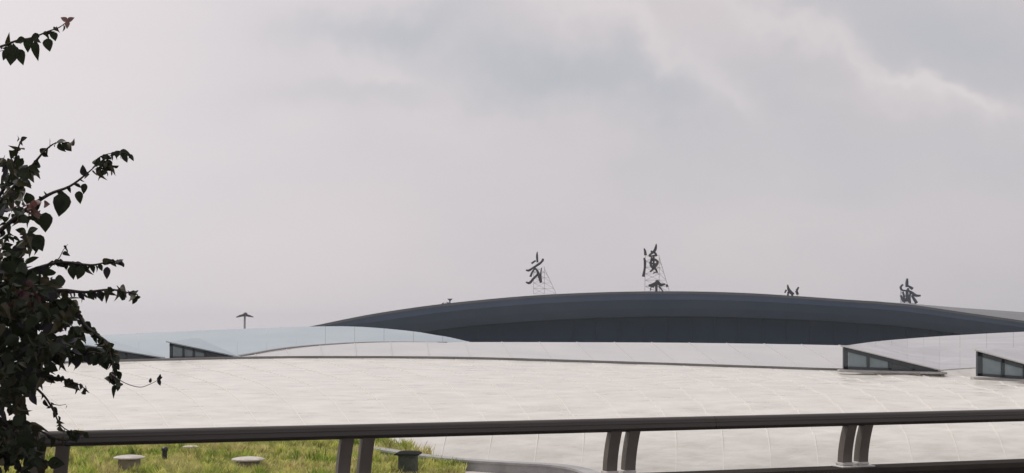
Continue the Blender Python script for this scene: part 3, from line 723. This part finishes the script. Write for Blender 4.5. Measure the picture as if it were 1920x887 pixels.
# leaf meshes: cupped ovate blades, a few shapes
def leaf_mesh(name, wr, cup, droop, m):
    rows = [(0, .0), (.12, .62), (.3, .95), (.5, .9), (.72, .6), (.9, .22), (1.0, .0)]
    v, f = [], []
    for s, w in rows:
        zc = -droop * s * s; hw = w * wr / 2
        v += [(-hw, s, zc + cup * w), (0, s, zc), (hw, s, zc + cup * w)]
    for i in range(len(rows) - 1):
        a = i * 3; f += [[a, a+1, a+4, a+3], [a+1, a+2, a+5, a+4]]
    me = bpy.data.meshes.new(name); me.from_pydata(v, [], f); me.validate(); me.update(); me.materials.append(m)
    me.polygons.foreach_set('use_smooth', [True] * len(me.polygons))
    return me
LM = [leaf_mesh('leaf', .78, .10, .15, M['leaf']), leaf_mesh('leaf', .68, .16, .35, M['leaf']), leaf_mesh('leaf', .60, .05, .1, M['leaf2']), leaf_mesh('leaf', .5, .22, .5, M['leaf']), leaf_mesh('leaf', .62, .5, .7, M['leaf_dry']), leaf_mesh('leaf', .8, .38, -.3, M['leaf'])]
LB = [leaf_mesh('bract', .7, .12, .2, M['bract']), leaf_mesh('bract', .7, .12, .2, M['bract_dark'])]
leaves = []                             # (position, direction, normal, size, mesh)
def basis(y, nrm):
    y = y.normalized(); x = y.cross(nrm); x = x.normalized() if x.length > 1e-4 else Vector((1, 0, 0)); z = x.cross(y)
    return x, y, z
def leaf_at(p, size_px=24, dirv=None, face=None, me=None):
    s = size_px * p.y / F
    if dirv is None: dirv = Vector((rb.uniform(-.8, .8), rb.uniform(-.5, .5), rb.uniform(-1.0, .35)))
    if face is None: face = Vector((rb.uniform(-1, 1), rb.uniform(-1, 1), rb.uniform(-.4, 1)))
    leaves.append((p, dirv, face, s, me or rb.choice(LM)))
stems = []
def branch(pts, d0, d1, r0=.012, r1=.002, step=9, size=20, big=0, dens=1.0, twigm='bark', skip=0.0):
    n = len(pts); world_ = [P(x, y, lerp(d0, d1, i / (n - 1))) for i, (x, y) in enumerate(pts)]
    rows = [(i, *w) for i, w in enumerate(world_)]; sm = [Vector(curve(rows, k / 4)) for k in range((n - 1) * 4 + 1)]
    rad = [lerp(r0, r1, k / (len(sm) - 1)) for k in range(len(sm))]
    m = MB(); m.tube(sm, rad, 5); stems.append((m, twigm))
    ln = sum((sm[k+1] - sm[k]).length for k in range(len(sm) - 1)); st = step * d0 / F / dens; t = skip * ln
    while t < ln:
        q = t; k = 0
        while k < len(sm) - 2 and q > (sm[k+1] - sm[k]).length: q -= (sm[k+1] - sm[k]).length; k += 1
        seg = sm[k+1] - sm[k]; p = sm[k] + seg.normalized() * min(q, seg.length)
        tang = seg.normalized(); sd_ = rb.choice((-1, 1))
        dv = tang * rb.uniform(.1, .9) + Vector((rb.uniform(-.5, .5), rb.uniform(-.6, .6), -.55 + sd_ * rb.uniform(.1, .7)))
        leaf_at(p + Vector((rb.uniform(-.006, .006), rb.uniform(-.02, .02), rb.uniform(-.006, .006))), size * rb.uniform(.55, 1.2), dv)
        t += st * rb.uniform(.5, 1.5)
    return sm
dn = Vector((0, 0, -1)); fc = Vector((.1, -1, .2))
# top spray reaching in from outside the frame
branch([(-260, 260), (-160, 150), (-60, 105), (0, 88), (30, 77), (60, 71), (90, 59), (110, 52), (124, 42)], 6.4, 6.2, .009, .0018, step=13, size=17, skip=.3)
branch([(-60, 108), (0, 96), (22, 92)], 6.3, 6.2, .003, .001, step=200)
for (x, y, s, dx, dz, k) in ((26, 84, 40, -.15, -1, 0), (36, 92, 30, .25, -1, 1), (16, 94, 22, -.5, -.8, 1), (54, 72, 26, -.1, -1, 1), (66, 78, 34, .12, -1, 3), (88, 72, 26, .25, -1, 0), (101, 60, 18, .2, -1, 0), (48, 74, 22, -1, -.2, 1), (75, 66, 22, -.7, -.3, 1)):
    leaf_at(P(x, y, 6.2), s, Vector((dx, -.1, dz)), fc, LM[k])
for a in (0, 2.1, 4.2): leaf_at(P(127, 40, 6.2), 15, Vector((math.cos(a + .5), -.3, math.sin(a + .5))), fc, LB[0])
# upper sprays
branch([(-40, 420), (10, 350), (25, 310), (35, 275), (41, 259)], 6.5, 6.3, .01, .0015, step=8, size=20)
branch([(-20, 400), (40, 335), (65, 305), (85, 282), (105, 268), (126, 268)], 6.4, 6.2, .009, .0015, step=8, size=20)
branch([(-20, 450), (40, 400), (90, 366), (130, 350), (160, 328), (185, 306)], 6.3, 6.1, .012, .002, step=13, size=20)
branch([(178, 312), (185, 296), (205, 288), (232, 286), (244, 295)], 6.1, 6.1, .003, .001, step=6, size=18)
for (x, y, s, dx, dz, k) in ((122, 362, 46, -.25, -1, 0), (110, 370, 30, .1, -1, 1), (86, 398, 38, 0, -1, 0), (148, 358, 24, .1, -1, 1), (160, 344, 20, -.2, -1, 1), (157, 330, 22, -.1, 1, 2), (67, 440, 34, .45, -1, 0), (60, 445, 26, .2, -1, 1)):
    leaf_at(P(x, y, 6.1), s, Vector((dx, -.1, dz)), fc, LM[k])
for k in range(34):
    a = rb.uniform(0, 6.283); q = rb.uniform(.2, 1); leaf_at(P(197 + 17*q*math.cos(a), 311 + 17*q*math.sin(a), 6.1 + rb.uniform(-.05, .05)), rb.uniform(12, 20))
# middle sprays
branch([(-40, 560), (30, 520), (80, 500), (120, 492), (170, 497), (200, 492), (230, 490)], 6.3, 6.1, .012, .0015, step=7, size=20)
branch([(90, 505), (110, 485), (118, 470), (127, 458)], 6.2, 6.15, .003, .001, step=10, size=13, skip=.3)
for (x, y, s, dx, dz, k) in ((201, 500, 24, 0, -1, 2), (155, 500, 26, -.4, -1, 0), (135, 498, 26, .1, -1, 1)): leaf_at(P(x, y, 6.1), s, Vector((dx, -.1, dz)), fc, LM[k])
branch([(-40, 600), (40, 560), (110, 545), (160, 548), (205, 543), (238, 548), (250, 555)], 6.3, 6.0, .012, .0015, step=6, size=20)
branch([(240, 545), (246, 554), (258, 556)], 6.0, 6.0, .002, .001, step=9, size=18)
branch([(40, 560), (100, 562), (140, 580), (160, 610), (185, 630), (203, 645), (212, 680), (217, 705), (218, 725)], 6.4, 6.0, .012, .0015, step=5.5, size=22)
branch([(-20, 680), (60, 650), (110, 665), (150, 668), (175, 660), (200, 668)], 6.4, 6.1, .012, .002, step=5, size=26)
branch([(195, 640), (204, 655), (212, 690), (205, 712)], 6.1, 6.0, .004, .001, step=5, size=20)
branch([(208, 700), (232, 717), (262, 726), (284, 719), (297, 712)], 6.0, 6.0, .0022, .0012, step=400, twigm='twig')
for (x, y, s, dx, dz) in ((281, 718, 10, .2, 1), (297, 711, 13, .3, -1), (294, 712, 12, .8, .4), (299, 712, 11, .1, .8)): leaf_at(P(x, y, 6.0), s, Vector((dx, 0, dz)), fc, LM[2])
branch([(20, 690), (90, 705), (130, 715), (150, 722), (165, 735)], 6.3, 6.1, .006, .0015, step=7, size=22, skip=.3)
branch([(60, 720), (85, 745), (100, 770), (112, 795), (130, 808), (156, 812)], 6.3, 6.1, .006, .0015, step=8, size=17, skip=.2)
branch([(100, 758), (112, 760), (124, 758)], 6.2, 6.2, .002, .001, step=20, size=12)
branch([(-40, 760), (20, 800), (50, 835), (75, 860), (95, 868)], 6.4, 6.2, .012, .003, step=6, size=26)
branch([(-60, 840), (0, 850), (30, 870), (50, 900)], 6.4, 6.2, .01, .003, step=7, size=24)
branch([(50, 790), (80, 810), (120, 826), (160, 812)], 6.3, 6.1, .006, .002, step=12, size=20)
# dense inner mass (angular outline with holes), filled through its depth
core = [(-330, 250), (-80, 300), (-10, 300), (20, 290), (60, 300), (60, 330), (45, 350), (66, 385), (60, 430), (78, 455), (70, 470), (45, 470), (50, 505), (95, 520), (120, 545), (135, 570), (140, 600), (150, 628), (150, 660), (125, 668), (105, 660), (92, 690), (80, 722), (55, 738), (48, 775), (50, 800), (75, 830), (70, 862), (20, 850), (-80, 960), (-330, 960)]
holes = [(40, 425, 26, 14), (12, 435, 16, 22), (78, 405, 12, 8), (60, 395, 12, 7), (18, 600, 16, 5), (110, 625, 16, 9), (80, 595, 8, 6), (30, 385, 9, 6), (30, 350, 9, 7), (12, 780, 26, 12), (48, 765, 10, 14), (82, 730, 12, 14), (15, 480, 8, 4), (95, 560, 12, 6), (138, 640, 7, 9)]
cnt = 0
while cnt < 5000:
    x, y = rb.uniform(-330, 215), rb.uniform(255, 950)
    if x < 0 and rb.random() < .35: continue
    if not inside((x, y), core): continue
    if any(((x-a)/rx)**2 + ((y-b)/ry)**2 < 1.2 for a, b, rx, ry in holes): continue
    if y < 470 and x > -20 and rb.random() < .5: continue
    leaf_at(P(x, y, rb.uniform(5.7, 7.3)), rb.uniform(16, 33) if y > 480 else rb.uniform(14, 27)); cnt += 1
for k in range(13): leaf_at(P(62 + rb.gauss(0, 12), 388 + rb.gauss(0, 6), 6.0), rb.uniform(14, 22), me=LB[0])
for k in range(10): leaf_at(P(42 + rb.gauss(0, 16), 552 + rb.gauss(0, 10), 5.75), rb.uniform(16, 24), me=LB[1])
for k in range(10): leaf_at(P(rb.uniform(0, 30), rb.uniform(420, 450), 6.2), rb.uniform(12, 18), me=LM[3])
# main stems from the soil
for pts in ([(-3.4, 6.6, DECK), (-3.25, 6.65, 11.0), (-2.9, 6.6, 11.7), (-2.5, 6.5, 12.3)], [(-3.45, 6.7, DECK), (-3.5, 6.7, 11.2), (-3.1, 6.6, 12.2), (-2.6, 6.4, 12.9), (-2.5, 6.4, 13.3)], [(-3.3, 6.55, DECK), (-3.0, 6.5, 10.9), (-2.5, 6.4, 11.4), (-2.3, 6.3, 11.7)], [(-3.5, 6.6, 11.2), (-3.2, 6.5, 12.0), (-2.6, 6.35, 12.2)]):
    rows = [(i, *p) for i, p in enumerate(pts)]; sm = [curve(rows, k / 5) for k in range((len(pts) - 1) * 5 + 1)]
    m = MB(); m.tube(sm, [lerp(.035, .010, k / (len(sm) - 1)) for k in range(len(sm))], 7); stems.append((m, 'bark'))
for m, tm in stems: m.build('stem', M[tm], bush, smooth=True)
# the leaves that show largest in the picture become parts of their own, the rest one mass
def seen_px(p):
    x = p.x / p.y * F + 960; y = YH - (p.z - EYE) / p.y * F; return 0 <= x <= 1920 and 0 <= y <= 887
def score(l): 
    p = l[0]; x = p.x / p.y * F + 960
    return (l[3] / p.y * F) * (1.0 if l[4] in LM else 1.6) + (18 if x > 60 else 0) - (p.y - 6) * 14 if seen_px(p) else -99
leaves.sort(key=score, reverse=True)
bl_ = [0]
rest_v, rest_f, rest_m = {}, {}, {}
for i, (p, dv, fcv, s, me) in enumerate(leaves):
    X, Y, Z = basis(dv, fcv)
    if i < 300:
        from mathutils import Matrix
        o = bpy.data.objects.new('bract' if me in LB else 'leaf', me); C.objects.link(o); o.parent = bush
        mtx = Matrix(((X.x, Y.x, Z.x), (X.y, Y.y, Z.y), (X.z, Y.z, Z.z))).to_4x4(); 
        o.location = p - BASE; o.rotation_euler = mtx.to_euler(); o.scale = (s, s, s)
    else:
        key = me.materials[0].name; v = rest_v.setdefault(key, []); f = rest_f.setdefault(key, []); rest_m[key] = me.materials[0]
        b = len(v)
        for q in me.vertices: v.append(p + (X * q.co.x + Y * q.co.y + Z * q.co.z) * s)
        for q in me.polygons: f.append([b + k for k in q.vertices])
V, Fc, mi, mats = [], [], [], []
for key in rest_v:
    b = len(V); V += rest_v[key]; Fc += [[b + k for k in q] for q in rest_f[key]]; mi += [len(mats)] * len(rest_f[key]); mats.append(rest_m[key])
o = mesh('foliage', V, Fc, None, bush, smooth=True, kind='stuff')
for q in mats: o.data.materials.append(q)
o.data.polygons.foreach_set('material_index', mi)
